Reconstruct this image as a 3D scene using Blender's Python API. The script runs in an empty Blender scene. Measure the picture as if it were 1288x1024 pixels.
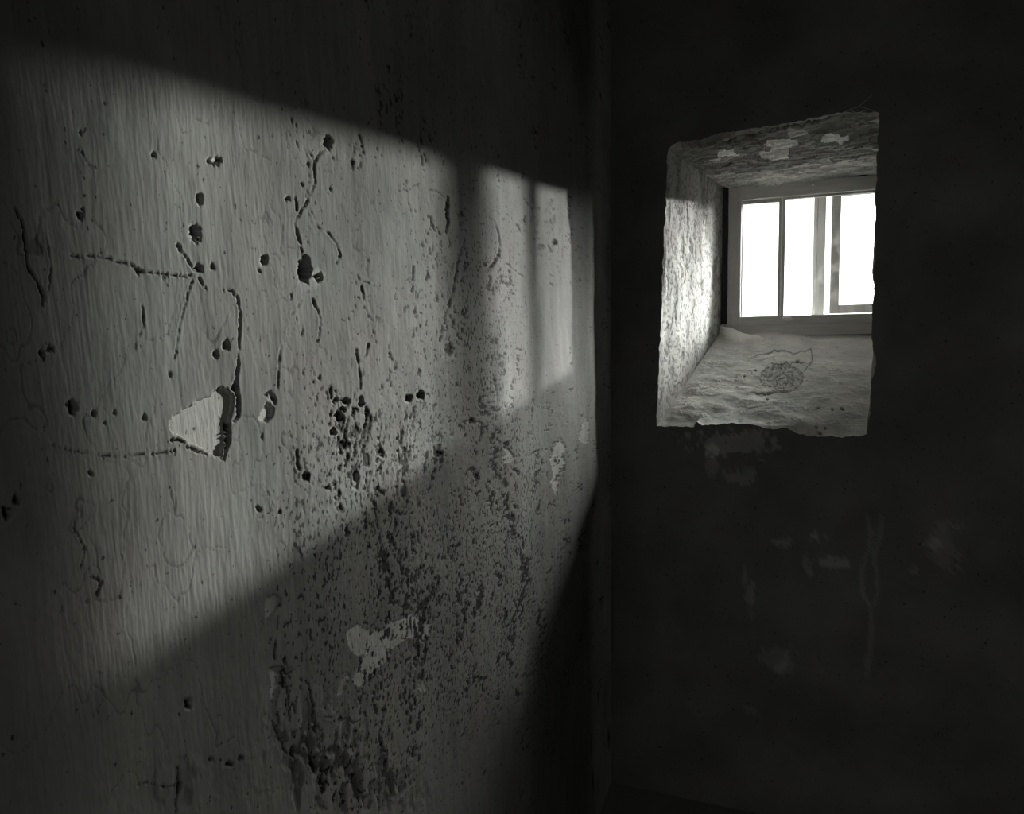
import bpy, math
import numpy as np
from mathutils import Vector, Matrix

# ------------------------------------------------------------------ camera
D = 2.6                                   # metres from camera to the window wall
CX, CY, CZ = 0.2185 * D, -D, 1.74         # left wall is X=0, window wall Y=0, floor Z=0
YAW, PITCH, ROLL = map(math.radians, (20.5594, -4.735, -.6935))
F = 865.377
fw = np.array([-math.sin(YAW) * math.cos(PITCH), math.cos(YAW) * math.cos(PITCH), math.sin(PITCH)])
r0 = np.array([math.cos(YAW), math.sin(YAW), 0.0]); u0 = np.cross(r0, fw)
RT = r0 * math.cos(ROLL) + u0 * math.sin(ROLL)
UP = -r0 * math.sin(ROLL) + u0 * math.cos(ROLL)
CAM = np.array([CX, CY, CZ])
cd = bpy.data.cameras.new('camera'); cam = bpy.data.objects.new('camera', cd)
bpy.context.scene.collection.objects.link(cam)
cd.sensor_width = 36.0; cd.lens = F / 1288 * 36.0; cd.clip_start = 0.02; cd.clip_end = 500
cam.matrix_world = Matrix(((RT[0], UP[0], -fw[0], CX), (RT[1], UP[1], -fw[1], CY), (RT[2], UP[2], -fw[2], CZ), (0, 0, 0, 1)))
sc = bpy.context.scene; sc.camera = cam

# ------------------------------------------------------------------ sky, sun, exposure
SUN = Vector((0.325, 1.0, 0.1427)).normalized()
SUN_STRENGTH, SKY_BASE, SKY_GLOW = 7.5, 3.5, 490.0
GLOW_DIR = Vector((0.60, 1.0, 0.345)).normalized()       # unseen glow added beside the low sun for the softer wall light
sd = bpy.data.lights.new('sun', 'SUN'); sd.energy = SUN_STRENGTH; sd.angle = math.radians(1.0); sd.color = (1, .985, .955)
so = bpy.data.objects.new('sun', sd); sc.collection.objects.link(so)
so.rotation_euler = SUN.to_track_quat('Z', 'Y').to_euler()
al = bpy.data.lights.new('added_fill_light', 'AREA'); al.shape = 'RECTANGLE'; al.size = .88; al.size_y = 1.9; al.energy = 7.5; al.color = (.98, 1, .92)
ao = bpy.data.objects.new('added_fill_light', al); sc.collection.objects.link(ao)
ao.location = (1.45, -4.22, 1.0); ao.rotation_euler = (math.radians(90), 0, math.radians(0))   # unseen fill lamp added behind the camera to lift the dark walls
w = bpy.data.worlds.new('sky'); sc.world = w; w.use_nodes = True
nt = w.node_tree; nt.nodes.clear()
def N(nt, t, **k):
    n = nt.nodes.new(t)
    for a, b in k.items():
        if a.startswith('i_'): n.inputs[int(a[2:])].default_value = b
        else: setattr(n, a, b)
    return n
def L(nt, a, b, ia=0, ib=0): nt.links.new(a.outputs[ia], b.inputs[ib])
tc = N(nt, 'ShaderNodeTexCoord')
nrm = N(nt, 'ShaderNodeVectorMath', operation='NORMALIZE'); L(nt, tc, nrm, 0, 0)
dot = N(nt, 'ShaderNodeVectorMath', operation='DOT_PRODUCT'); L(nt, nrm, dot); dot.inputs[1].default_value = GLOW_DIR
mx = N(nt, 'ShaderNodeMath', operation='MAXIMUM', i_1=0.0); L(nt, dot, mx, 1, 0)
pw = N(nt, 'ShaderNodeMath', operation='POWER', i_1=52.0); L(nt, mx, pw)         # broad falloff of the added glow
gl = N(nt, 'ShaderNodeMath', operation='MULTIPLY', i_1=SKY_GLOW); L(nt, pw, gl)
ad = N(nt, 'ShaderNodeMath', operation='ADD', i_1=SKY_BASE); L(nt, gl, ad)
bg = N(nt, 'ShaderNodeBackground'); bg.inputs[0].default_value = (1, .99, .965, 1); L(nt, ad, bg, 0, 1)
wo = N(nt, 'ShaderNodeOutputWorld'); L(nt, bg, wo)
vs = sc.view_settings; vs.view_transform = 'Standard'; vs.look = 'None'; vs.gamma = 1.0
vs.use_curve_mapping = False; vs.exposure = 0.0
sc.cycles.max_bounces = 8; sc.cycles.diffuse_bounces = 5; sc.cycles.transparent_max_bounces = 12

# ------------------------------------------------------------------ projection helpers (pixel <-> point on a real surface)
def ray(x, y):
    return fw + RT * (x - 644) / F + UP * (512 - y) / F
def on_left(x, y):                        # -> (Y, Z) on the left wall
    d = ray(x, y); t = -CX / d[0]; return CY + t * d[1], CZ + t * d[2]
def on_y(x, y, Y=0.0):                    # -> (X, Z) on a plane parallel to the window wall
    d = ray(x, y); t = (Y - CY) / d[1]; return CX + t * d[0], CZ + t * d[2]
def px(P):
    q = P - CAM; d = q @ fw; d = np.where(d < .03, .03, d)
    return 644 + F * (q @ RT) / d, 512 - F * (q @ UP) / d

# ------------------------------------------------------------------ numpy noise
_rng = np.random.RandomState(7); _T = _rng.rand(512, 512)
def vn(u, v, s=0):
    u = u + s * 17.31; v = v + s * 9.77
    iu = np.floor(u).astype(int); iv = np.floor(v).astype(int); fu = u - iu; fv = v - iv
    fu = fu * fu * (3 - 2 * fu); fv = fv * fv * (3 - 2 * fv)
    a = _T[iu & 511, iv & 511]; b = _T[(iu + 1) & 511, iv & 511]
    c = _T[iu & 511, (iv + 1) & 511]; d = _T[(iu + 1) & 511, (iv + 1) & 511]
    return (a * (1 - fu) + b * fu) * (1 - fv) + (c * (1 - fu) + d * fu) * fv
def fbm(u, v, o=4, s=0, g=.5):
    r = 0; a = 1; t = 0
    for k in range(o):
        r = r + a * vn(u * 2 ** k, v * 2 ** k, s + k * 3); t += a; a *= g
    return r / t
def sst(x, a, b):
    t = np.clip((x - a) / (b - a), 0, 1); return t * t * (3 - 2 * t)

# ------------------------------------------------------------------ materials
def grey(v, tint=(1.0, .985, .945)): return (v * tint[0], v * tint[1], v * tint[2], 1)
def plaster(name, base, bump=.25, rough=.93):
    """attribute 'tone' carries the plaster's colour (limewash, bare plaster, dirt plus painted light and shade)"""
    m = bpy.data.materials.new(name); m.use_nodes = True; nt = m.node_tree
    b = nt.nodes['Principled BSDF']; b.inputs['Roughness'].default_value = rough
    b.inputs['Specular IOR Level'].default_value = .15
    at = N(nt, 'ShaderNodeAttribute', attribute_name='tone')
    tc = N(nt, 'ShaderNodeTexCoord')
    n1 = N(nt, 'ShaderNodeTexNoise'); n1.inputs['Scale'].default_value = 3.2; n1.inputs['Detail'].default_value = 8; n1.inputs['Roughness'].default_value = .62
    L(nt, tc, n1, 3, 0)
    mr = N(nt, 'ShaderNodeMapRange'); mr.inputs['From Min'].default_value = .25; mr.inputs['From Max'].default_value = .75
    mr.inputs['To Min'].default_value = base * .78; mr.inputs['To Max'].default_value = base * 1.2; L(nt, n1, mr)
    mm = N(nt, 'ShaderNodeMath', operation='MULTIPLY'); L(nt, mr, mm); nt.links.new(at.outputs['Fac'], mm.inputs[1])
    # pores in the coarse coat, black with old soot
    fa = N(nt, 'ShaderNodeAttribute', attribute_name='fleck'); fm = N(nt, 'ShaderNodeMapping'); fm.inputs['Scale'].default_value = (120, 150, 105); L(nt, tc, fm, 3, 0)
    fn = N(nt, 'ShaderNodeTexNoise'); fn.inputs['Scale'].default_value = 1.0; fn.inputs['Detail'].default_value = 2; L(nt, fm, fn)
    ft_ = N(nt, 'ShaderNodeMath', operation='MULTIPLY_ADD', i_1=.13); nt.links.new(fa.outputs['Fac'], ft_.inputs[0]); nt.links.new(fn.outputs[0], ft_.inputs[2])
    fr_ = N(nt, 'ShaderNodeMapRange'); fr_.inputs['From Min'].default_value = .68; fr_.inputs['From Max'].default_value = .74; fr_.inputs['To Min'].default_value = 1; fr_.inputs['To Max'].default_value = .22; L(nt, ft_, fr_)
    mf = N(nt, 'ShaderNodeMath', operation='MULTIPLY'); L(nt, mm, mf); nt.links.new(fr_.outputs[0], mf.inputs[1]); mm = mf
    # faint cool / warm blotches of the old limewash
    n3 = N(nt, 'ShaderNodeTexNoise'); n3.inputs['Scale'].default_value = 5.0; n3.inputs['Detail'].default_value = 3; L(nt, tc, n3, 3, 0)
    cr = N(nt, 'ShaderNodeMix', data_type='RGBA'); cr.inputs['A'].default_value = (.975, 1.0, .955, 1); cr.inputs['B'].default_value = (1.03, .985, .955, 1)
    mr3 = N(nt, 'ShaderNodeMapRange'); mr3.inputs['From Min'].default_value = .35; mr3.inputs['From Max'].default_value = .65; L(nt, n3, mr3)
    nt.links.new(mr3.outputs[0], cr.inputs['Factor'])
    vm = N(nt, 'ShaderNodeVectorMath', operation='SCALE'); nt.links.new(cr.outputs['Result'], vm.inputs[0]); nt.links.new(mm.outputs[0], vm.inputs['Scale'])
    nt.links.new(vm.outputs[0], b.inputs['Base Color'])
    n2 = N(nt, 'ShaderNodeTexNoise'); n2.inputs['Scale'].default_value = 260; n2.inputs['Detail'].default_value = 4
    mp = N(nt, 'ShaderNodeMapping'); mp.inputs['Scale'].default_value = (1, 1, .22); L(nt, tc, mp, 3, 0); L(nt, mp, n2)
    bp = N(nt, 'ShaderNodeBump'); bp.inputs['Strength'].default_value = bump; bp.inputs['Distance'].default_value = .0015
    nt.links.new(n2.outputs[0], bp.inputs['Height']); nt.links.new(bp.outputs[0], b.inputs['Normal'])
    return m
def simple(name, col, rough=.5, metal=0, grain=None):
    m = bpy.data.materials.new(name); m.use_nodes = True; nt = m.node_tree
    b = nt.nodes['Principled BSDF']; b.inputs['Roughness'].default_value = rough; b.inputs['Metallic'].default_value = metal
    b.inputs['Base Color'].default_value = col
    if grain:
        tc = N(nt, 'ShaderNodeTexCoord'); mp = N(nt, 'ShaderNodeMapping'); mp.inputs['Scale'].default_value = grain; L(nt, tc, mp, 3, 0)
        n = N(nt, 'ShaderNodeTexNoise'); n.inputs['Scale'].default_value = 1; n.inputs['Detail'].default_value = 6; L(nt, mp, n)
        mix = N(nt, 'ShaderNodeMix', data_type='RGBA'); mix.inputs['A'].default_value = tuple(c * .75 for c in col[:3]) + (1,)
        mix.inputs['B'].default_value = tuple(c * 1.2 for c in col[:3]) + (1,)
        L(nt, n, mix); nt.links.new(mix.outputs['Result'], b.inputs['Base Color'])
        bp = N(nt, 'ShaderNodeBump'); bp.inputs['Strength'].default_value = .25; bp.inputs['Distance'].default_value = .001
        L(nt, n, bp); nt.links.new(bp.outputs[0], b.inputs['Normal'])
    return m
M_LEFT = plaster('limewashed_plaster', .235)
M_PATCH = plaster('bare_lime_plaster', .235, bump=.35)
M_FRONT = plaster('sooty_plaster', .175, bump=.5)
M_REVEAL = plaster('flaking_whitewash', .35, bump=.8)
M_SILL = plaster('worn_sill_render', .76, bump=.8)
M_SOFFIT = plaster('flaking_soffit_plaster', .62, bump=.9)
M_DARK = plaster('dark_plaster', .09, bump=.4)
M_SASH = simple('dark_grey_sash_wood', grey(.14), .6, 0, (90, 90, 9))
M_WOOD = simple('grey_painted_wood', grey(.50), .55, 0, (90, 90, 9))
M_WOODH = simple('grey_painted_wood_horizontal', grey(.50), .55, 0, (9, 90, 90))
M_POST = simple('weathered_post_wood', grey(.26), .8, 0, (120, 120, 12))
M_METAL_AND_GLINT = simple('catch_and_glint_paint', grey(.85), .3, 0, (60, 60, 60))
M_GROUND = simple('outside_gravel', grey(.22), .95, 0, (8, 8, 8))
M_FLOOR = simple('stone_floor', grey(.26), .85, 0, (7, 7, 7))
M_STONE = simple('outer_wall_stone', grey(.2), .9, 0, (5, 5, 9))
M_WEB = simple('cobweb_thread', grey(.5), .8, 0, (50, 50, 50))
g = bpy.data.materials.new('window_glass'); g.use_nodes = True; nt = g.node_tree; nt.nodes.clear()
tr = N(nt, 'ShaderNodeBsdfTransparent'); tr.inputs[0].default_value = (.93, .94, .93, 1)
gs = N(nt, 'ShaderNodeBsdfGlossy'); gs.inputs['Roughness'].default_value = .03
fr = N(nt, 'ShaderNodeFresnel'); fr.inputs[0].default_value = 1.3
du = N(nt, 'ShaderNodeTexNoise'); du.inputs['Scale'].default_value = 9; du.inputs['Detail'].default_value = 7
dm = N(nt, 'ShaderNodeMapRange'); dm.inputs['From Min'].default_value = .5; dm.inputs['From Max'].default_value = .9; dm.inputs['To Max'].default_value = .05; L(nt, du, dm)
df = N(nt, 'ShaderNodeBsdfTranslucent'); df.inputs[0].default_value = grey(.7)
m1 = N(nt, 'ShaderNodeMixShader'); L(nt, fr, m1); L(nt, tr, m1, 0, 1); L(nt, gs, m1, 0, 2)
m2 = N(nt, 'ShaderNodeMixShader'); L(nt, dm, m2); L(nt, m1, m2, 0, 1); L(nt, df, m2, 0, 2)
o = N(nt, 'ShaderNodeOutputMaterial'); L(nt, m2, o)
M_GLASS = g

# ------------------------------------------------------------------ object helpers
COL = sc.collection
def tag(o, label=None, cat=None, kind=None, group=None):
    if label: o['label'] = label
    if cat: o['category'] = cat
    if kind: o['kind'] = kind
    if group: o['group'] = group
    return o
def mesh_np(name, V, Q, mat, parent=None, tone=None, smooth=True, fleck=None):
    """V (n,3), Q (m,4) quads; keeps only the vertices in use"""
    used = np.unique(Q); remap = np.full(len(V), -1); remap[used] = np.arange(len(used))
    V = V[used]; Q = remap[Q]
    me = bpy.data.meshes.new(name); me.vertices.add(len(V)); me.vertices.foreach_set('co', V.astype(np.float32).ravel())
    me.loops.add(Q.size); me.loops.foreach_set('vertex_index', Q.astype(np.int32).ravel())
    me.polygons.add(len(Q)); me.polygons.foreach_set('loop_start', np.arange(0, Q.size, 4, dtype=np.int32))
    me.polygons.foreach_set('use_smooth', np.full(len(Q), smooth))
    me.update(calc_edges=True)
    if tone is not None:
        a = me.attributes.new('tone', 'FLOAT', 'POINT'); a.data.foreach_set('value', tone[used].astype(np.float32))
    if fleck is not None:
        a = me.attributes.new('fleck', 'FLOAT', 'POINT'); a.data.foreach_set('value', fleck[used].astype(np.float32))
    me.materials.append(mat)
    ob = bpy.data.objects.new(name, me); COL.objects.link(ob)
    if parent: ob.parent = parent
    return ob
def grid_quads(nr, nc):
    i = np.arange(nr * nc).reshape(nr, nc)
    return np.stack([i[:-1, :-1], i[:-1, 1:], i[1:, 1:], i[1:, :-1]], -1).reshape(-1, 4)
import bmesh
def boxes(name, bs, mat, parent=None, bevel=.002, tone=None):
    bm = bmesh.new()
    for (x0, x1, y0, y1, z0, z1) in bs:
        c = Vector(((x0 + x1) / 2, (y0 + y1) / 2, (z0 + z1) / 2))
        r = bmesh.ops.create_cube(bm, size=1, matrix=Matrix.Translation(c) @ Matrix.Diagonal((x1 - x0, y1 - y0, z1 - z0, 1)))
    if bevel:
        bmesh.ops.bevel(bm, geom=bm.edges[:], offset=bevel, segments=2, affect='EDGES', profile=.6)
    me = bpy.data.meshes.new(name); bm.to_mesh(me); bm.free(); me.materials.append(mat)
    if tone is not None:
        a = me.attributes.new('tone', 'FLOAT', 'POINT'); a.data.foreach_set('value', np.full(len(me.vertices), tone, np.float32))
    ob = bpy.data.objects.new(name, me); COL.objects.link(ob)
    if parent: ob.parent = parent
    return ob
def seg_dist(X, Y, pts, wid=None):
    """distance (px) to a polyline, minus local half width"""
    best = np.full(X.shape, 1e9)
    for k in range(len(pts) - 1):
        (x0, y0), (x1, y1) = pts[k][:2], pts[k + 1][:2]
        dx, dy = x1 - x0, y1 - y0; l2 = dx * dx + dy * dy + 1e-9
        t = np.clip(((X - x0) * dx + (Y - y0) * dy) / l2, 0, 1)
        d = np.hypot(X - x0 - t * dx, Y - y0 - t * dy)
        if wid is not None: d = d - (wid[k] * (1 - t) + wid[k + 1] * t)
        best = np.minimum(best, d)
    return best
def in_poly(X, Y, P):
    r = np.zeros(X.shape, bool); n = len(P)
    for k in range(n):
        x0, y0 = P[k]; x1, y1 = P[(k + 1) % n]
        if y0 == y1: continue
        c = ((y0 > Y) != (y1 > Y)) & (X < (x1 - x0) * (Y - y0) / (y1 - y0) + x0)
        r ^= c
    return r

# ------------------------------------------------------------------ LEFT WALL : modelled relief
RX, RY0, RH = 2.15, -3.9, 3.06           # room: right wall, back wall, ceiling
colpx = np.concatenate([np.arange(-40, 730, 1.25), np.linspace(730, 767, 26)])
ys = np.array([on_left(x, 512)[0] for x in colpx])
ys = np.concatenate([np.linspace(RY0, ys[0] - .05, 14), ys, [0.0]]); ys = np.unique(np.minimum(ys, 0.0))
zs = np.concatenate([np.linspace(0, .48, 8)[:-1], np.arange(.48, .60, .004), np.arange(.60, 2.53, .0020), np.linspace(2.53, RH, 90)])
GY, GZ = np.meshgrid(ys, zs); nr, nc = GY.shape
P = np.stack([np.zeros_like(GY), GY, GZ], -1).reshape(-1, 3)
U, V = P[:, 1], P[:, 2]
PX, PY = px(P)
vis = (U > CY + .05)
wx = (fbm(PX * .09, PY * .09, 3, 40) - .5) * 9; wy = (fbm(PX * .09, PY * .09, 3, 50) - .5) * 9   # ragged outlines
wx2 = (vn(PX * .5, PY * .35, 44) - .5) * 2.6; wy2 = (vn(PX * .4, PY * .35, 54) - .5) * 2.6
def blob(cx, cy, rx, ry): return np.exp(-(((PX - cx) / rx) ** 2 + ((PY - cy) / ry) ** 2))
H = (fbm(U * 2.2, V * 1.6, 3, 1) - .5) * .016 + (fbm(U * 9, V * 6, 3, 2) - .5) * .006
lean = U + .05 * V
H += (fbm(lean * 260, V * 26, 2, 3) - .5) * .00033 + (fbm(lean * 60, V * 9, 2, 4) - .5) * .0004 + (fbm(U * 45, V * 40, 3, 11) - .5) * .0009 + (fbm(lean * 480, V * 40, 2, 7) - .5) * .0004
tone = .92 + (fbm(lean * 90, V * 7, 3, 5) - .5) * .24 + (fbm(U * 4, V * 4, 4, 6) - .5) * .5
# smoother trowelled left, coarse speckled right
dens = np.clip(.10 * sst(PX, 300, 420) + .45 * blob(620, 410, 45, 170) + .5 * blob(555, 400, 40, 120) + .6 * blob(480, 560, 110, 70)
               + .8 * blob(600, 640, 120, 110) + 1.0 * blob(500, 770, 150, 120) + .5 * blob(410, 650, 90, 60) + .7 * blob(600, 800, 80, 90)
               + .5 * blob(450, 960, 80, 70) + .4 * blob(700, 300, 25, 60) + .4 * blob(430, 520, 50, 40) + .35 * blob(330, 620, 60, 60), 0, 1)
UC = np.interp(U, ys[14:], np.linspace(0, 1, len(ys) - 14) ** 1.0 * 760); fleck = np.clip(dens * 1.5, 0, 1) * sst(PX, 290, 400) * (.6 + 1.2 * (fbm(U * 8, V * 5, 3, 33) - .35)); dens *= sst(PX, 300, 440)
pn = .62 * fbm(UC * .46, V * 140, 2, 8) + .38 * fbm(UC * .17, V * 46, 2, 10); pm = fbm(U * 20, V * 10, 3, 9)
thr = pn.mean() + pn.std() * (2.7 - 1.75 * dens - 5 * (pm - .5))
pit = sst(pn, thr, thr + .035) * (dens > .02)
H -= pit * .0016; tone *= 1 - .78 * pit
fine = fbm(U * 240, V * 190, 2, 12); H += (fine - .5) * .0009 * (.25 + dens)
# rough fallen render near the bottom
rough = blob(395, 955, 60, 60) + .8 * blob(470, 990, 60, 50) + .4 * blob(230, 990, 50, 30)
rr = fbm(U * 44, V * 28, 4, 15); H -= np.clip(rough, 0, 1) * (.006 * sst(rr, .45, .62)) ; tone *= 1 - .25 * np.clip(rough, 0, 1) * sst(rr, .5, .6)
# flake edges of old limewash layers: contour steps of a smooth noise
lay = fbm(U * 5, V * 3.3, 4, 20); 
for sd1, sc1, lv1 in ((21, 5, .5), (23, 9, .47), (27, 7, .54)):       # hairline cracks in the brittle limewash
    hc = np.abs(fbm(U * sc1 * 1.5, V * sc1, 4, sd1) - lv1); mk1 = sst(fbm(U * 5, V * 4, 2, sd1 + 1), .54, .66)
    hl = (1 - sst(hc, .0015, .0045)) * mk1; H -= .0005 * hl; tone *= 1 - .35 * hl
tone *= 1 + .05 * sst(lay, .44, .47)
CR = [  # (points (x,y), half widths px, depth m)
 ([(411,188),(403,193),(396,206),(397,230),(391,246),(380,264),(371,280),(376,300),(381,318),(384,332)], [1.2,1,1.5,.6,1.1,.8,.6,.9,1.6,2.5], .007),
 ([(388,190),(396,202)], [.5,.6], .003),
 ([(392,266),(395,275),(400,284),(415,295),(424,306),(428,320),(424,330)], [.4,.5,.6,.8,1.2,1.8,.6], .005),
 ([(428,320),(433,334)], [.8,.4], .004),
 ([(277,363),(290,366),(298,374),(301,392),(299,420),(297,450),(295,478)], [.5,.6,.8,1,1.4,1.9,2.4], .012),
 ([(295,476),(293,486),(298,500),(298,522),(291,530)], [3.5,6,2.5,3,1.5], .016),
 ([(286,534),(285,555),(280,578)], [4.2,4.6,1.2], .018),
 ([(80,322),(120,322),(150,329),(168,333),(177,341),(210,346),(235,347),(248,345)], [.4,.8,1.2,1.4,2.2,.7,1,.6], .006),
 ([(225,308),(236,326),(246,342),(252,353),(259,364)], [.6,.6,.8,1.6,1.8], .006),
 ([(246,345),(240,360),(236,376)], [.7,1.2,.5], .005),
 ([(236,376),(226,410),(224,430),(218,455)], [.4,.4,.6,.4], .003),
 ([(58,560),(100,569),(140,575),(170,572),(200,570),(218,566)], [.8,.6,1,.9,1,.5], .005),
 ([(210,555),(222,553),(229,556)], [1,3,1.2], .010),
 ([(234,562),(246,568),(258,571)], [1.8,2.4,1.8], .008),
 ([(389,366),(378,380),(366,396)], [.6,.5,.4], .003), ([(393,376),(399,392),(402,402),(399,430)], [1.3,.8,.5,.4], .004),
 ([(500,240),(516,237),(531,230)], [.4,.7,1.1], .004), ([(543,238),(556,241),(566,250)], [.5,.5,.8], .004),
 ([(567,247),(566,262),(566,278),(565,292)], [1,2.2,1.5,.6], .009),
 ([(588,300),(580,325),(575,350),(572,372),(562,400),(556,430)], [.5,1,1.2,.8,.6,.4], .006),
 ([(622,278),(627,294),(629,308),(627,322),(619,334),(611,343)], [.4,.6,1,2.2,1.6,.5], .008),
 ([(636,332),(650,343),(662,352)], [.5,.6,.3], .003),
 ([(446,440),(449,455),(451,470),(452,489)], [1.8,1.2,1,1.2], .007), ([(462,433),(461,444),(453,455)], [1.4,1.2,.8], .006),
 ([(516,255),(517,268),(520,274)], [1,1.2,.6], .004), ([(520,335),(520,352)], [1,1.4], .005),
 ([(478,886),(484,890),(482,905),(478,925),(482,936),(487,948),(485,975),(478,1010),(477,1030)], [.5,.8,.9,1.8,2,1.2,1.2,1,.8], .008),
 ([(408,902),(416,904),(426,911),(437,905),(445,911),(455,905)], [.5,.8,.8,1,.8,.4], .005),
 ([(22,262),(31,282),(35,310),(36,335),(48,352),(55,372),(54,385)], [1,2,2.2,2,2.6,3,1.2], .005),
 ([(60,300),(66,340),(58,380)], [.5,.6,.4], .003),
 ([(170,988),(185,984),(205,990),(220,988)], [.7,1.2,1,.8], .006), ([(222,965),(226,985),(220,1005),(218,1030)], [2.2,2.8,1.4,.8], .009),
 ([(96,640),(90,665),(104,690),(98,712)], [.4,.6,.6,.4], .003), ([(348,470),(346,490),(352,440),(362,415)], [.3,.4,.4,.3], .003),
 ([(170,440),(182,410),(180,385)], [.4,.4,.3], .002), ([(105,190),(110,205),(118,212)], [.5,.6,.4], .003),
 ([(455,360),(457,378)], [1,1.2], .005), ([(450,345),(453,352),(470,360)], [.5,.6,.4], .003), ([(458,385),(465,400),(470,420)], [.5,.5,.3], .003),
 ([(700,520),(706,524),(712,532)], [.6,.7,.4], .003), ([(722,618),(729,610)], [.8,1], .004), ([(620,470),(624,500),(622,530)], [.5,.7,.4], .004),
 ([(386,860),(391,880),(396,915),(398,935)], [1,2,1.8,1], .006), ([(340,905),(352,930),(362,950)], [1,1.6,1], .006),
 ([(112,726),(119,728),(126,732),(122,740),(119,750)], [1,1.4,1.8,1.6,1.2], .008), ([(320,655),(345,640),(330,610)], [.3,.3,.3], .002),
]
cav = np.zeros_like(U)
QX, QY = PX + wx * .35 + wx2 * .8, PY + wy * .25 + wy2 * .6
for pts, wd, dep in CR:
    a = np.array(pts); s = (PX > a[:, 0].min() - 14) & (PX < a[:, 0].max() + 14) & (PY > a[:, 1].min() - 14) & (PY < a[:, 1].max() + 14) & vis
    if not s.any(): continue
    d = seg_dist(QX[s], QY[s], pts, [w_ * .58 for w_ in wd]) + (pn[s] - .5) * 3.5
    c = 1 - sst(d, -.5, .7); H[s] -= dep * .45 * c * (.55 + .45 * (vn(PX[s] * .11, PY[s] * .11, 46) > .35)); cav[s] = np.maximum(cav[s], c)
    lip = np.exp(-((d - 2.0) / 1.3) ** 2); H[s] += .0003 * lip
HO = [(413,180,6,9,.02),(252,250,4.5,7,.02),(247,291,6.5,9.5,.024),(266,203,3,4,.008),(279,200,3,3,.008),(103,271,5,4.5,.014),(107,263,2.5,2.5,.006),
 (195,195,2.6,2.6,.008),(333,327,4.5,6,.02),(327,341,2.5,1.5,.006),(361,251,3.5,3.5,.012),(226,310,2.6,4,.009),(250,338,5.5,5,.018),(268,335,3,6,.003),(90,511,6.5,8.5,.02),
 (117,521,2.5,3.5,.006),(144,519,2,3,.004),(181,524,3.2,3,.009),(131,533,1.5,1.5,.005),(383,340,7.5,19,.034),(401,348,4,6,.012),(282,434,3.5,5.5,.014),(270,447,3,4.5,.010),
 (275,489,3.5,3,.008),(236,884,5,8,.012),(395,962,6,12,.02),(370,945,4,8,.008),(515,501,5,4.5,.014),(531,497,5,5,.014),(452,505,4,6,.014),(433,504,6,4,.010),(444,513,3,2.5,.008),
 (425,524,4.5,8,.010),(418,544,4.5,4,.010),(430,515,4,3,.006),(420,503,4,4,.008),(460,520,2.5,10,.006),(459,536,2,4,.005),(697,304,3,3,.01),(681,311,5,2.5,.006),(177,341,4,3.5,.01),
 (209,346,3,2.2,.007),(103,167,2.5,3,.006),(213,470,2,2,.005),(8,645,6,9,.012),(20,627,4,6,.01),(54,445,4,4,.006),(64,440,5,3,.004),(112,596,1.8,2,.006),(481,570,5,6,.006),
 (343,504,2.5,6,.010),(334,496,3,3,.006),(448,600,3,6,.006),(410,613,4,2.5,.006),(382,600,5,6,.006),(325,640,3,4,.006),(595,530,5,4,.006),(555,570,7,5,.005),(567,440,5,9,.005),
 (430,560,7,5,.004),(285,960,6,3,.008),(262,955,4,3,.006),(300,952,3,3,.005),(635,560,3,7,.006),(600,600,3,6,.005),(428,907,2,2,.004)]
for cx, cy, rx, ry, dep in HO:
    s = (abs(PX - cx) < rx * 3 + 6) & (abs(PY - cy) < ry * 3 + 6) & vis
    if not s.any(): continue
    d = np.hypot((QX[s] + wx2[s] * .6 - cx) / rx, (QY[s] + wy2[s] * .7 + wy[s] * .2 - cy) / ry) + (pn[s] - .5) * .9; c = 1 - sst(d, .72, 1.08)
    H[s] -= dep * .6 * c; cav[s] = np.maximum(cav[s], c)
    if rx > 4: tone[s] *= 1 + .30 * np.exp(-((d - 1.35) / .22) ** 2) * (QY[s] > cy - 2)
tone *= 1 - .72 * cav                                   # soot and dust inside the cracks and holes
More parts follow.
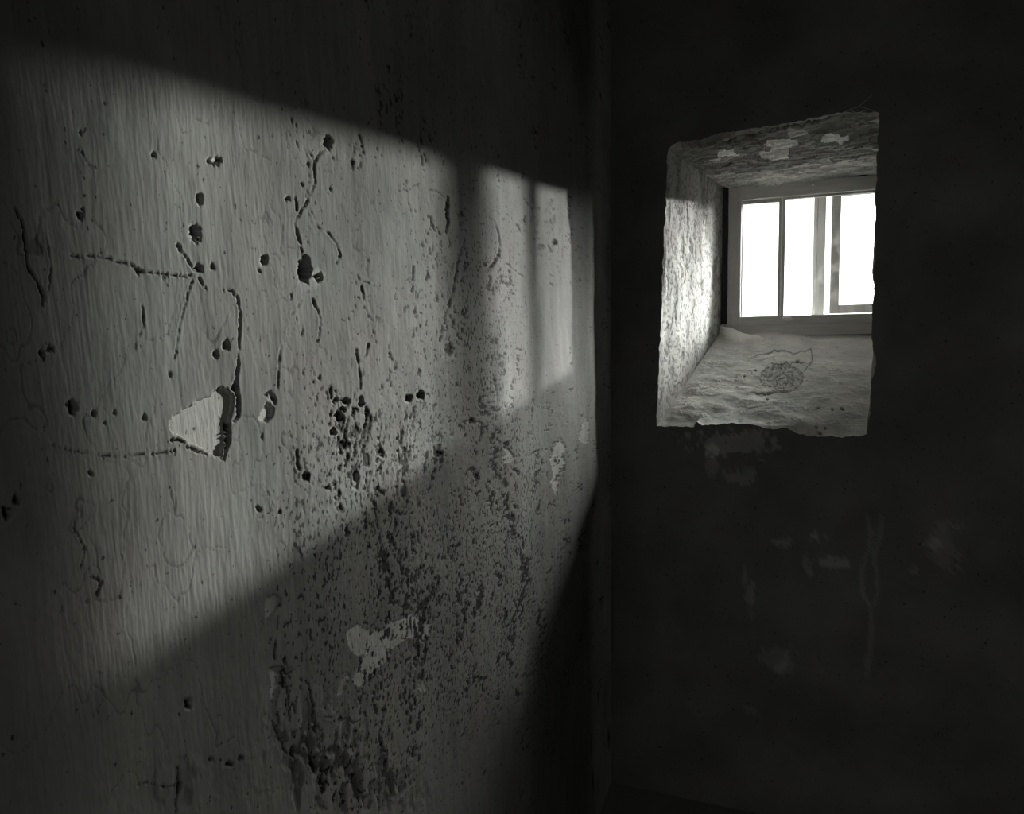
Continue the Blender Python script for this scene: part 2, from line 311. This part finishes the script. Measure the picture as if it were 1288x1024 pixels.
# patches where the limewash has come away: (polygon px, recess m, tone, label)
PATCH = [
 ([(211,537),(220,522),(238,512),(250,503),(264,499),(270,490),(284,489),(292,498),(292,512),(287,524),(289,532),(282,538),(281,560),(277,577),(268,575),(258,567),(248,561),(236,558),(228,549),(214,545)], .004, 1.62, 'pale triangular patch of bare plaster left of the long dark crack'),
 ([(323,529),(329,512),(334,507),(341,512),(342,522),(336,527),(333,531)], .004, 2.0, 'small white chip right of the large triangular patch'),
 ([(336,492),(341,491),(343,498),(340,506),(335,503)], .002, 1.5, None),
 ([(436,806),(434,796),(441,789),(452,786),(470,795),(486,790),(494,781),(508,778),(520,772),(531,779),(544,786),(541,799),(532,808),(520,801),(508,805),(497,812),(490,828),(474,842),(459,858),(449,864),(446,852),(456,834),(461,822),(448,824),(440,816)], .001, 1.7, 'large ragged pale patch low on the lit wall'),
 ([(697,560),(703,552),(708,560),(707,582),(703,598),(699,622),(693,612),(696,592),(692,577)], .003, 1.8, 'narrow pale vertical patch near the corner'),
 ([(635,556),(640,566),(647,575),(640,582),(631,579),(634,567)], .003, 1.5, None),
 ([(331,752),(343,747),(353,752),(347,764),(336,777),(330,784)], .002, 1.3, None),
 ([(337,842),(350,839),(359,836),(364,842),(352,858),(350,872),(345,889),(337,878),(341,860)], .003, 1.5, 'pale patch with a notch below the shadow edge'),
 ([(446,600),(450,595),(453,604),(450,617),(446,614)], .002, 1.5, None),
 ([(726,550),(730,536),(736,522),(739,533),(737,556),(729,558)], .002, 1.5, None),
 ([(528,862),(532,856),(538,862),(535,869),(530,870)], .002, 1.4, None),
 ([(428,862),(436,846),(441,851),(434,868),(425,874)], .002, 1.35, None),
 ([(267,199),(274,196),(279,200),(277,207),(269,207)], .003, 1.9, None),
 ([(241,299),(245,302),(252,300),(255,294),(255,300),(250,305),(243,304)], .002, 1.9, None),
 ([(391,342),(399,334),(410,343),(406,356),(397,364),(392,358)], .004, 1.35, 'loose tilted flap beside the big hole'),
]
pid = np.zeros(len(U), int)
for k, (pol, rec, tn, lb) in enumerate(PATCH):
    a = np.array(pol); s = np.where((PX > a[:, 0].min() - 8) & (PX < a[:, 0].max() + 8) & (PY > a[:, 1].min() - 8) & (PY < a[:, 1].max() + 8) & vis)[0]
    m = in_poly(PX[s] + wx[s] * .35 + wx2[s] * 1.3, PY[s] + wy[s] * .45 + wy2[s] * 1.3, pol) & ((pit[s] < .5) | (k in (0, 1, 14))); i = s[m]
    H[i] -= rec * (1 if k != 14 else 0); tone[i] = tn * (.9 + .3 * fbm(U[i] * 60, V[i] * 60, 3, 30)) * (1 - .7 * cav[i]) * (1 - .3 * pit[i]); pid[i] = k + 1
# far left painted darker to stand in for the light falling off
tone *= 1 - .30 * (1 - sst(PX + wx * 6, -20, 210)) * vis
tone *= 1 - .45 * sst(PX + wx, 650, 690) * (1 - sst(PX, 735, 752)); tone *= 1 + .5 * sst(PX, 738, 756)  # sunlit strip painted dimmer, corner strip painted lighter to even the light
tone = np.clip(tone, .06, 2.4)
H -= .004 * np.exp(-((PX - 560) / 40) ** 2)
edge = np.minimum(sst(-U, 0, .004), 1); H *= edge
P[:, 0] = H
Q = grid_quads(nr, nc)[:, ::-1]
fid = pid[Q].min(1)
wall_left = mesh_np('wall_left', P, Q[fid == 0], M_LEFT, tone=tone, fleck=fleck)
tag(wall_left, 'old limewashed plaster wall, cracked and pitted, lit by a slanting patch of sun', kind='structure')
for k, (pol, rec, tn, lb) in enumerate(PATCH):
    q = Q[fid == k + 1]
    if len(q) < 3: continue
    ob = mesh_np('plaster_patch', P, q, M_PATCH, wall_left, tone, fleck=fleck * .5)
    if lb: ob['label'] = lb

# ------------------------------------------------------------------ WINDOW WALL with its deep embrasure
W = .3658 * D                              # frame plane behind the room face
NS = 300
def resample(pts, n):
    pts = np.array(pts, float); d = np.r_[0, np.cumsum(np.hypot(*np.diff(pts, axis=0).T))]; t = np.linspace(0, d[-1], n)
    return np.stack([np.interp(t, d, pts[:, 0]), np.interp(t, d, pts[:, 1])], 1)
LEFT = [(826,536),(827,505),(829,470),(829,440),(832,400),(833,370),(834,330),(836,290),(838,240),(839,200),(841,187)]
TOP = [(841,187),(848,181),(862,178),(880,176),(893,171),(905,168),(930,165),(958,160),(985,156),(1010,151),(1045,144),(1062,141),(1085,142),(1105,141)]
RIGHT = [(1105,141),(1106,152),(1104,170),(1103,200),(1101,240),(1100,290),(1101,300),(1100,340),(1098,380),(1097,420),(1098,440),(1103,458),(1097,476),(1094,500),(1096,520),(1092,530),(1090,546)]
BOT = [(1090,546),(1083,549),(1060,550),(1040,549),(1022,549),(1006,546),(995,541),(985,538),(972,541),(963,538),(955,536),(935,533),(912,532),(895,535),(883,536),(876,531),(873,537),(850,537),(826,536)]
def loop_px(sides, Y):
    out = []
    for s in sides:
        r = resample(s, NS)[:-1]
        out.append(np.array([on_y(x, y, Y) for x, y in r]))
    return out
fl = loop_px([LEFT, TOP, RIGHT, BOT], 0.0)
# back loop at the window frame
q = lambda x, y: on_y(x, y, W)
bl = q(907, 416); tl = q(910, 236); XR = CX + .195 * D
br = (XR, q(1095, 421)[1]); trr = (XR, q(1095, 216)[1])
def lin(a, b): return np.stack([np.linspace(a[0], b[0], NS)[:-1], np.linspace(a[1], b[1], NS)[:-1]], 1)
bk = [lin(bl, tl), lin(tl, trr), lin(trr, br), lin(br, bl)]
Lp = np.concatenate(fl); Bk = np.concatenate(bk); n = len(Lp); m1_ = NS - 1
ar = np.arange(n)
jx = (fbm(ar * .11, ar * 0 + 3, 4, 60) - .5) * .012; jz = (fbm(ar * .13, ar * 0 + 9, 4, 61) - .5) * .010
damp = np.minimum(np.minimum.reduce([abs((ar - c + n // 2) % n - n // 2) for c in (0, m1_, 2 * m1_, 3 * m1_)]) / 12., 1)
side = ar // m1_
Lp[:, 0] += jx * damp * np.isin(side, (0, 2)); Lp[:, 1] += jz * damp * np.isin(side, (1, 3))
# --- embrasure grid
ND = 230
tv = np.linspace(0, 1, ND) ** 1.0
nx = np.select([side == 0, side == 2], [1., -1.], 0.); nz = np.select([side == 1, side == 3], [-1., 1.], 0.)
T, A = np.meshgrid(tv, ar.astype(float), indexing='ij')
Ls = np.concatenate([lin(Lp[k * m1_], Lp[((k + 1) * m1_) % n]) for k in range(4)]); ef = np.exp(-T / .05)     # the ragged arris is only skin deep
SX = (Ls[None, :, 0] + (Lp - Ls)[None, :, 0] * ef) * (1 - T) + Bk[None, :, 0] * T; SZ = (Ls[None, :, 1] + (Lp - Ls)[None, :, 1] * ef) * (1 - T) + Bk[None, :, 1] * T; SY = T * W
sd_ = np.broadcast_to(side, T.shape); along = (ar % m1_) / m1_; AL = np.broadcast_to(along, T.shape)
S3 = np.stack([SX, SY, SZ], -1).reshape(-1, 3); EX, EY = px(S3); EX = EX.reshape(T.shape); EY = EY.reshape(T.shape)
ln = np.where(np.isin(sd_, (0, 2)), SZ, SX)          # metres along the side
fade = sst(T, 0, .02) * (1 - sst(T, .97, 1)) * np.clip(np.minimum(AL, 1 - AL) * 25, 0, 1)
s0_ = sd_ == 0
h = (fbm(SY * 5, ln * 5, 3, 70) - .5) * np.where(s0_, .012, .030) + (fbm(SY * 20, ln * 20, 3, 71) - .5) * np.where(s0_, .0016, .005)
et = np.ones_like(T)
# left reveal : whitewash over coarse render, pitted, vertical runs
f1 = fbm(SY * 60, ln * 95, 3, 72); f2 = fbm(SY * 15, ln * 12, 4, 73); s0 = sd_ == 0
p0 = sst(f1, .575, .64); b0 = sst(f2, .60, .66)
h += s0 * (-.0014 * p0 - .0016 * b0); et = np.where(s0, 1.05 * (1 - .42 * p0) * (1 - .32 * b0) * (.85 + .3 * fbm(SY * 8, ln * 3, 3, 74)), et)
strip = np.exp(-((T - .62) / .07) ** 2) * (EY < 330); et = np.where(s0, et * (1 - .42 * strip * (fbm(SY * 10, ln * 6, 3, 75) > .45)), et)
h += s0 * .0015 * sst(fbm(SY * 7, ln * 5, 3, 76), .48, .5)
# right reveal
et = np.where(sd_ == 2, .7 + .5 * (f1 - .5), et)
# soffit : layered flakes running along the wall
s1 = sd_ == 1
lay = fbm(SX * 7, SY * 24, 4, 80); lv = np.floor(lay * 9) / 9; fl_ = np.abs(lay * 9 - np.round(lay * 9))
h += s1 * ((lv - .5) * -.05 - .004 * sst(.06 - fl_, 0, .05))
et = np.where(s1, (.50 + .5 * (lv - .45)) * (1 - .55 * sst(.05 - fl_, 0, .04)) * (.75 + .5 * fbm(SX * 40, SY * 70, 3, 81)), et)
cove = sst(T + (fbm(SX * 6, SY * 2, 3, 82) - .5) * .25, .55, .62); et = np.where(s1, et * (1 + .75 * cove), et)
h += s1 * .012 * sst(T, .80, 1.0)                 # cove down to the frame
for cx, cy, rx, ry, tn in [(915,192,14,4,2.0),(980,179,20,8,1.75),(975,192,18,5,1.5),(1050,172,19,5,1.85),(1002,165,14,5,1.2),(900,200,6,3,1.6),(1055,198,10,3,.5)]:
    d = np.hypot((EX - cx + (fbm(EX * .1, EY * .2, 2, 83) - .5) * 12) / rx, (EY - cy + (fbm(EX * .15, EY * .3, 2, 84) - .5) * 5) / ry)
    mk = s1 & (d < 1); et = np.where(mk, .85 * tn, et); h += np.where(mk, -.003, 0)
for pts, wd in [([(905,206),(925,202),(945,199)], [.4,1.2,.5]), ([(930,188),(965,183),(1000,176)], [.3,.5,.3]), ([(1040,193),(1070,186),(1098,178)], [.4,.8,.8]), ([(880,180),(930,172),(1000,158),(1060,146)], [.3,.6,.9,.3])]:
    d = seg_dist(EX + (fbm(EX * .1, EY * .1, 2, 85) - .5) * 8, EY + (fbm(EX * .15, EY * .1, 2, 86) - .5) * 6, pts, wd); c = 1 - sst(d, -.5, .8); h -= s1 * c * .008; et = np.where(s1, et * (1 - .7 * c), et)
# sill : lumpy worn render with a pebbly broken patch
s3 = sd_ == 3
lump = fbm(SX * 16, SY * 22, 4, 90); wr = fbm(SX * 22 + lump * 3, SY * 48 + lump * 4, 3, 91)
rid = 1 - np.abs(wr - .5) * 2
h += s3 * (.008 * (lump - .5) + .003 * sst(rid, .86, 1.0) * sst(lump, .4, .6)); et = np.where(s3, (.92 + .35 * (fbm(SX * 10, SY * 10, 3, 92) - .5)) * (1 + .10 * sst(rid, .9, 1)), et)
pd = np.hypot((EX - 983) / 24, (EY - 477) / 15); peb = s3 & (pd < 1.15); pk = fbm(SX * 170, SY * 100, 2, 93)
h += np.where(peb, -.004 * sst(1.15 - pd, 0, .3) - .004 * sst(pk, .5, .6), 0); et = np.where(peb, et * (.88 - .3 * sst(pk, .52, .62)), et)
for cx, cy, r in [(1003,457,3),(950,468,2),(1029,514,2),(1047,516,2.4),(1059,515,2.6),(1027,538,2.4),(1038,537,1.6),(1031,545,3),(936,476,2),(965,503,2)]:
    d = np.hypot((EX - cx) / r, (EY - cy) / (r * .8)); c = s3 * (1 - sst(d, .7, 1.1)); h -= .006 * c; et = et * (1 - .7 * c)
for pts, wd in [([(970,459),(985,460),(1012,458)], [.3,.5,.4]), ([(945,495),(965,496),(990,492)], [.4,1,.4]), ([(950,450),(975,443),(1000,447),(1020,440)], [.3,.4,.4,.2]), ([(1020,440),(1022,455),(1010,470)], [.2,.3,.2])]:
    d = seg_dist(EX, EY + (fbm(EX * .2, EY * .1, 2, 95) - .5) * 5, pts, wd); c = s3 * (1 - sst(d, -.5, .9)); h -= c * .005; et = et * (1 - .55 * c)
h = h * fade
# mortar fillet in the back left corner of the sill
d = seg_dist(EX, EY, [(885,409),(900,413),(915,420),(930,426),(948,428),(962,427)], [2,5,6,5,3,.6])
fil = (1 - sst(d, -3.5, 1)); h += s3 * fil * .034; et = np.where(s3, et * (1 + .6 * fil), et)
# round the inner corners
h = h + 0
SX = SX + nx[None] * h; SZ = SZ + nz[None] * h
SV = np.stack([SX, SY, SZ], -1)
# --- front face rings from opening out to the room's edges
corner = [(0, 0), (0, RH), (RX, RH), (RX, 0)]
outer = np.concatenate([lin((0, 0), (0, RH)), lin((0, RH), (RX, RH)), lin((RX, RH), (RX, 0)), lin((RX, 0), (0, 0))])
tr_ = np.concatenate([[0], np.linspace(.004, .10, 16), np.linspace(.12, 1, 90)])
FV = np.zeros((len(tr_), n, 3)); tt = tr_[:, None]
FV[:, :, 0] = Lp[None, :, 0] * (1 - tt) + outer[None, :, 0] * tt; FV[:, :, 2] = Lp[None, :, 1] * (1 - tt) + outer[None, :, 1] * tt
X_, Z_ = FV[:, :, 0], FV[:, :, 2]
hf = (fbm(X_ * 3, Z_ * 3, 3, 100) - .5) * .03 + (fbm(X_ * 14, Z_ * 12, 4, 101) - .5) * .008 + (fbm(X_ * 90, Z_ * 60, 2, 102) - .5) * .002
hf *= sst(tt, 0, .06) * (1 - sst(tt, .93, 1)); FV[:, :, 1] = -hf
FX, FY = px(FV.reshape(-1, 3)); FX = FX.reshape(X_.shape); FY = FY.reshape(X_.shape)
rg = fbm(X_ * 18, Z_ * 18, 4, 103); rg2 = fbm(X_ * 70, Z_ * 60, 3, 105)
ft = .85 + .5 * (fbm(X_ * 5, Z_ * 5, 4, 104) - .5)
ft *= 1 - .3 * np.exp(-X_ / .2)  # shade painted in toward the left corner to match the side wall
def fb(cx, cy, rx, ry, a, rag=.25):
    global ft
    d = np.hypot((FX - cx) / rx, (FY - cy) / ry) + (rg - .5) * rag * 8 + (rg2 - .5) * 1.3
    ft = ft * (1 + 1.3 * a * (1 - sst(d, .7, 1.05)))
for a in [(925,556,45,16,.8),(895,580,8,20,.5),(930,600,18,8,.5),(1025,675,16,9,.8),(1040,707,20,10,.7),(982,682,12,6,.6),(1016,715,6,22,.5),(1186,690,22,26,.35),(1170,682,16,8,.4),(945,745,7,20,.5),
          (937,728,5,14,.4),(970,828,24,14,.35),(990,840,14,10,.3),(945,893,9,9,.35),(1146,718,11,6,.35)]: fb(*a)
for pts, wd in [([(1092,650),(1095,668),(1089,700),(1084,720),(1086,745),(1093,762)], [1.5,2,2,2.5,2.5,1]), ([(1110,650),(1105,675),(1097,695),(1104,715),(1105,740),(1098,762)], [1.5,2,2,2,2,1]), ([(1094,765),(1095,790),(1094,825),(1090,850)], [1,3,3,1])]:
    d = seg_dist(FX + (rg - .5) * 10, FY, pts, wd); ft = ft * (1 + .55 * (1 - sst(d, -1, 2)))
SO = FV.reshape(-1, 3)
def cyc_quads(nr, n, base=0):
    i = np.arange(nr * n).reshape(nr, n) + base; j = np.roll(i, -1, 1)
    return np.stack([i[:-1], j[:-1], j[1:], i[1:]], -1)
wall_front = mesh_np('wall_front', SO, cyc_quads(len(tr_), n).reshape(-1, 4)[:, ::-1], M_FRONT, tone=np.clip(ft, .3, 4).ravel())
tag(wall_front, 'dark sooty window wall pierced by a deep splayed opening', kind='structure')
EQ = cyc_quads(ND, n); qs = np.broadcast_to(side, (ND - 1, n)); ev = SV.reshape(-1, 3); ett = np.clip(et, .1, 2.6).ravel()
for k, (nm, mt, lb) in enumerate([('reveal', M_REVEAL, 'left side of the opening, flaking whitewash, brightly lit'), ('soffit', M_SOFFIT, 'head of the opening with layered flaking plaster'),
                                  ('reveal', M_REVEAL, 'right side of the opening, hidden in the wall thickness'), ('sloping_sill', M_SILL, 'steep sloping sill of lumpy worn render')]):
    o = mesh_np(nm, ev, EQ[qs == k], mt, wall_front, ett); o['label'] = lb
# outer reveal beyond the window frame and the outer wall face
WO = .56 * D
ZT, ZB = trr[1], br[1]
gx0, gx1 = bl[0], XR
ox0, ox1 = gx0 - .03, CX + .258 * D
oz1 = CZ + .305 * D; oz0 = CZ - .0 * D
def slab(name, V8, mat, parent, tone):
    V = np.array(V8, float); Qs = np.array([[0,1,2,3],[7,6,5,4],[0,4,5,1],[1,5,6,2],[2,6,7,3],[3,7,4,0]])
    return mesh_np(name, V, Qs, mat, parent, np.full(8, tone), smooth=False)
y0, y1 = W + .06, WO
T_ = .5
slab('outer_reveal', [(gx0,y0,0),(gx0,y0,RH),(gx0-T_,y0,RH),(gx0-T_,y0,0),(ox0,y1,0),(ox0,y1,RH),(gx0-T_,y1,RH),(gx0-T_,y1,0)], M_STONE, wall_front, 1)
slab('outer_reveal', [(XR,y0,0),(XR,y0,RH),(XR+T_,y0,RH),(XR+T_,y0,0),(ox1,y1,0),(ox1,y1,RH),(XR+T_,y1,RH),(XR+T_,y1,0)], M_STONE, wall_front, 1)
slab('outer_lintel', [(gx0-T_,y0,ZT),(XR+T_,y0,ZT),(XR+T_,y0,RH),(gx0-T_,y0,RH),(gx0-T_,y1,oz1),(XR+T_,y1,oz1),(XR+T_,y1,RH),(gx0-T_,y1,RH)], M_STONE, wall_front, 1)
slab('outer_sill', [(gx0-T_,y0,0),(XR+T_,y0,0),(XR+T_,y0,ZB),(gx0-T_,y0,ZB),(gx0-T_,y1,0),(XR+T_,y1,0),(XR+T_,y1,oz0),(gx0-T_,y1,oz0)], M_STONE, wall_front, 1)
# solid backing that closes the wall thickness around the frame
boxes('wall_core', [(-1.2, gx0 - .004, W - .02, W + .08, -.1, RH + .3), (XR + .004, RX + .6, W - .02, W + .08, -.1, RH + .3), (gx0 - .1, XR + .1, W - .02, W + .08, ZT + .004, RH + .3), (gx0 - .1, XR + .1, W - .02, W + .08, -.1, ZB - .004)], M_STONE, wall_front, 0)
boxes('outer_face', [(-1.2, gx0 - T_ + .01, WO - .1, WO, -.1, 3.4), (XR + T_ - .01, RX + .8, WO - .1, WO, -.1, 3.4), (-1.2, RX + .8, WO - .1, WO, RH - .02, 3.6)], M_STONE, wall_front, 0)

# ------------------------------------------------------------------ other surfaces of the cell
tag(boxes('floor', [(-.1, RX + .1, RY0 - .1, .0, -.1, 0)], M_FLOOR, None, 0), 'dark stone floor of the cell', kind='structure')
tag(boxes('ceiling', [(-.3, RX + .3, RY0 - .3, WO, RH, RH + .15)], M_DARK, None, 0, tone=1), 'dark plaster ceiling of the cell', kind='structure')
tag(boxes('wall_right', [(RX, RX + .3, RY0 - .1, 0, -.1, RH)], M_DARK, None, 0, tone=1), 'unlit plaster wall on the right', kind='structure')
tag(boxes('wall_back', [(-.1, .97, RY0 - .3, RY0, -.1, RH), (1.93, RX + .1, RY0 - .3, RY0, -.1, RH), (.97, 1.93, RY0 - .3, RY0, 2.02, RH)], M_DARK, None, 0, tone=1), 'unlit plaster wall behind the viewer with an opening added for the fill lamp', kind='structure')  # back opening added only to house the fill lamp
tag(boxes('added_enclosure', [(-.5, RX + .5, RY0 - 1.9, RY0 - 1.7, -.1, 2.6), (-.5, -.4, RY0 - 1.9, RY0 - .25, -.1, 2.6), (RX + .4, RX + .5, RY0 - 1.9, RY0 - .25, -.1, 2.6), (-.5, RX + .5, RY0 - 1.9, RY0 - .25, 2.5, 2.7), (-.5, RX + .5, RY0 - 1.9, RY0 - .1, -.12, -.001)],
    M_DARK, None, 0, tone=1), 'dim enclosure added behind the back opening to shut out the sky', kind='structure')  # box added behind the opening to keep sky light out
boxes('wall_core', [(-.3, -.06, RY0 - .3, W + .1, -.1, RH)], M_STONE, wall_left, 0)
tag(boxes('ground', [(-60, 60, WO - .2, 120, -1.3, -1.1)], M_GROUND, None, 0), 'open gravel ground outside the window', kind='structure')

# unseen ridge added right of the view to block sky just below the sun
hb = np.linspace(.10, 1.6, 120); dist = 90.
hh = np.interp(hb, [.10, .16, .24, .29, .5, 1.6], [.005, .03, .115, .128, .130, .10]) + (fbm(hb * 40, hb * 0, 3, 120) - .5) * .006
rows = []
for k, (dy, fz) in enumerate([(-30, 0), (-20, .35), (-8, .8), (0, 1.0), (25, .9), (60, 0)]):
    rows.append(np.stack([CX + hb * (dist + dy), np.full_like(hb, CY + dist + dy), -1.2 + fz * (hh * dist + CZ + 1.2)], 1))
hv = np.concatenate(rows); tag(mesh_np('added_ridge', hv, grid_quads(6, len(hb)), M_GROUND), 'distant ridge added outside to block low sky, right of the window view', kind='structure')

# ------------------------------------------------------------------ WINDOW
win = bpy.data.objects.new('window_1', None); COL.objects.link(win); win.location = (0, 0, 0)
tag(win, 'grey painted wooden window with a glazing bar and a separate right sash', kind='structure')
def X(x, y=330): return q(x, y)[0]
FL, FR = X(916), XR - .012
FT = q(1000, 231)[1] + .0; FB = q(1000, 408.5)[1]
GL = X(932.5); MU0, MU1 = X(978.5), X(987)
YS = W + .172 * D                          # plane of the outer sash, near the outer face of the wall
ST0, ST1 = on_y(1045, 330, YS)[0], on_y(1056.5, 330, YS)[0]
GT = q(1000, 248)[1]; GB = q(1000, 397)[1]; RT_ = on_y(1078, 244, YS)[1]; RB = on_y(1075, 383, YS)[1]; RBB = on_y(1075, 393.5, YS)[1]
GR = CX + .1708 * D
yf0, yf1 = W - .035, W + .035
boxes('frame_stile', [(FL, GL, yf0, yf1, FB, FT)], M_WOOD, win, .003)
boxes('frame_stile', [(GR, FR, yf0, yf1, FB, FT)], M_WOOD, win, .003)
boxes('head_rail', [(GL, GR, yf0 + .001, yf1, GT, FT)], M_WOODH, win, .003)
boxes('bottom_rail', [(GL, GR, yf0 + .001, yf1, FB, GB)], M_WOODH, win, .003)
boxes('sub_sill', [(gx0 + .004, FR + .01, W - .028, W + .05, q(1000, 422)[1], FB + .004)], M_WOODH, win, .003)
boxes('gap_shade_strip', [(gx0 - .01, FL - .002, W - .01, W + .05, FB - .02, FT + .03)], simple('gap_shade', grey(.05), .9, 0, (20, 20, 20)), win, .001)  # dark strip standing in for the shaded gap beside the frame
boxes('gap_shade_strip', [(gx0 - .01, FR + .01, W - .01, W + .05, FT + .0015, ZT + .01)], simple('gap_shade_top', grey(.05), .9, 0, (20, 20, 20)), win, .001)  # same painted shade for the gap above the frame
b = .008
boxes('glazing_bead', [(GL, GL + b, W - .012, W + .012, GB, GT), (GL + b, MU0, W - .012, W + .012, GT - .017, GT)], M_WOOD, win, .0015)
mc = (MU0 + MU1) / 2
boxes('glazing_bar', [(MU0, mc - .0025, W - .020, W + .012, GB, GT)], M_WOOD, win, .002)
boxes('glazing_bar', [(mc + .0005, MU1, W - .014, W + .012, GB, GT)], M_WOOD, win, .002)
boxes('glazing_bar_glint', [(mc - .0042, mc + .0028, W - .021, W + .010, GB, GT)], M_METAL_AND_GLINT, win, 0)  # pale strip painting the specular line along the bar
boxes('glazing_bead', [(MU1, GR, W - .014, W + .012, GT - .009, GT)], M_WOODH, win, .0015)
def pane(x0, x1, z0, z1, par, y=W):
    o = boxes('glass_pane', [(x0, x1, y - .0015, y + .0015, z0, z1)], M_GLASS, par, 0); return o
pane(GL + .002, MU0 + .004, GB - .003, GT - .002, win)
pane(MU1 - .004, GR + .002, GB - .003, GT - .002, win, W + .003)
sash = bpy.data.objects.new('outer_sash', None); COL.objects.link(sash); sash.parent = win
sash['label'] = 'right sash standing further out, its bottom rail above the frame'
ys0, ys1 = YS, YS + .035; SR = CX + .232 * D; ZS = oz1 + .002
boxes('sash_stile', [(ST0, ST1, ys0, ys1, RBB, ZS)], M_SASH, sash, .003)
boxes('sash_stile', [(SR, SR + .04, ys0, ys1, RBB, ZS)], M_SASH, sash, .003)
boxes('sash_rail', [(ST1, SR, ys0 + .001, ys1, RBB, RB)], M_SASH, sash, .003)
boxes('sash_rail', [(ST1, SR, ys0 + .001, ys1, RT_, ZS)], M_SASH, sash, .003)
pane(ST1 - .006, SR + .006, RB - .004, RT_ + .004, sash, YS + .018)
# catch on the bottom rail
cxm, czm = q(990, 401)
bm = bmesh.new()
bmesh.ops.create_uvsphere(bm, u_segments=20, v_segments=10, radius=1, matrix=Matrix.Translation((cxm, yf0 - .008, czm)) @ Matrix.Rotation(.10, 4, 'Y') @ Matrix.Diagonal((.024, .009, .0105, 1)))
bmesh.ops.create_cone(bm, cap_ends=True, segments=16, radius1=.006, radius2=.006, depth=.012, matrix=Matrix.Translation((cxm - .006, yf0 - .003, czm)) @ Matrix.Rotation(math.pi / 2, 4, 'X'))
me = bpy.data.meshes.new('catch'); bm.to_mesh(me); bm.free(); me.materials.append(M_METAL_AND_GLINT)
for p_ in me.polygons: p_.use_smooth = True
o = bpy.data.objects.new('catch', me); COL.objects.link(o); o.parent = win; o['label'] = 'small pale turn catch on the bottom rail'
for sx, sy in [(918, 393), (1020, 235)]:
    a, c = q(sx, sy); bm = bmesh.new()
    bmesh.ops.create_cone(bm, cap_ends=True, segments=14, radius1=.0045, radius2=.004, depth=.004, matrix=Matrix.Translation((a + .006, yf0 - .001, c)) @ Matrix.Rotation(math.pi / 2, 4, 'X'))
    me = bpy.data.meshes.new('screw'); bm.to_mesh(me); bm.free(); me.materials.append(M_METAL_AND_GLINT)
    o = bpy.data.objects.new('screw', me); COL.objects.link(o); o.parent = win
# upright post outside, behind the middle pane
YP = W + .13
p0x, p1x, p2x = on_y(1023, 320, YP)[0], on_y(1028, 320, YP)[0], on_y(1038, 320, YP)[0]
post = bpy.data.objects.new('window_post', None); COL.objects.link(post); post.location = (p1x, YP, oz0 + .04)
tag(post, 'weathered grey upright post standing outside behind the middle pane', 'post')
zt_, zb_ = ZT + .03, ZB - .06
k = boxes('shaft', [(p1x - .0, p2x, YP, YP + .05, zb_, zt_)], M_POST, post, .003); k.matrix_parent_inverse = Matrix.Translation(-Vector(post.location))
k = boxes('cover_strip', [(p0x, p1x - .001, YP + .012, YP + .045, zb_, zt_)], simple('pale_strip_wood', grey(.42), .8, 0, (100, 100, 10)), post, .002); k.matrix_parent_inverse = Matrix.Translation(-Vector(post.location))
# cobweb at the upper right corner of the opening
bm = bmesh.new()
for st in [[(1055,144),(1068,138),(1080,134),(1092,137),(1106,143)], [(1080,134),(1086,129),(1093,123),(1097,120)], [(1068,138),(1078,142),(1090,139)]]:
    pts = [Vector((on_y(x, y, -.022)[0], -.022, on_y(x, y, -.022)[1])) for x, y in st]; rings = []
    for p_ in pts: rings.append([bm.verts.new(p_ + Vector((.0007 * math.cos(a), .0007 * math.cos(a + 1), .0007 * math.sin(a)))) for a in (0, 2.09, 4.19)])
    for a, c in zip(rings[:-1], rings[1:]):
        for i in range(3): bm.faces.new((a[i], a[(i + 1) % 3], c[(i + 1) % 3], c[i]))
me = bpy.data.meshes.new('cobweb'); bm.to_mesh(me); bm.free(); me.materials.append(M_WEB)
o = bpy.data.objects.new('cobweb', me); COL.objects.link(o)
tag(o, 'thin cobweb threads at the top right corner of the window opening', 'cobweb')

#print('DBG', (GT-CZ)/D,(RT_-CZ)/D,(GB-CZ)/D,(RB-CZ)/D,(RBB-CZ)/D,(ST0-CX)/D,(ZT-CZ)/D,(XR-CX)/D, (oz1-CZ)/D)
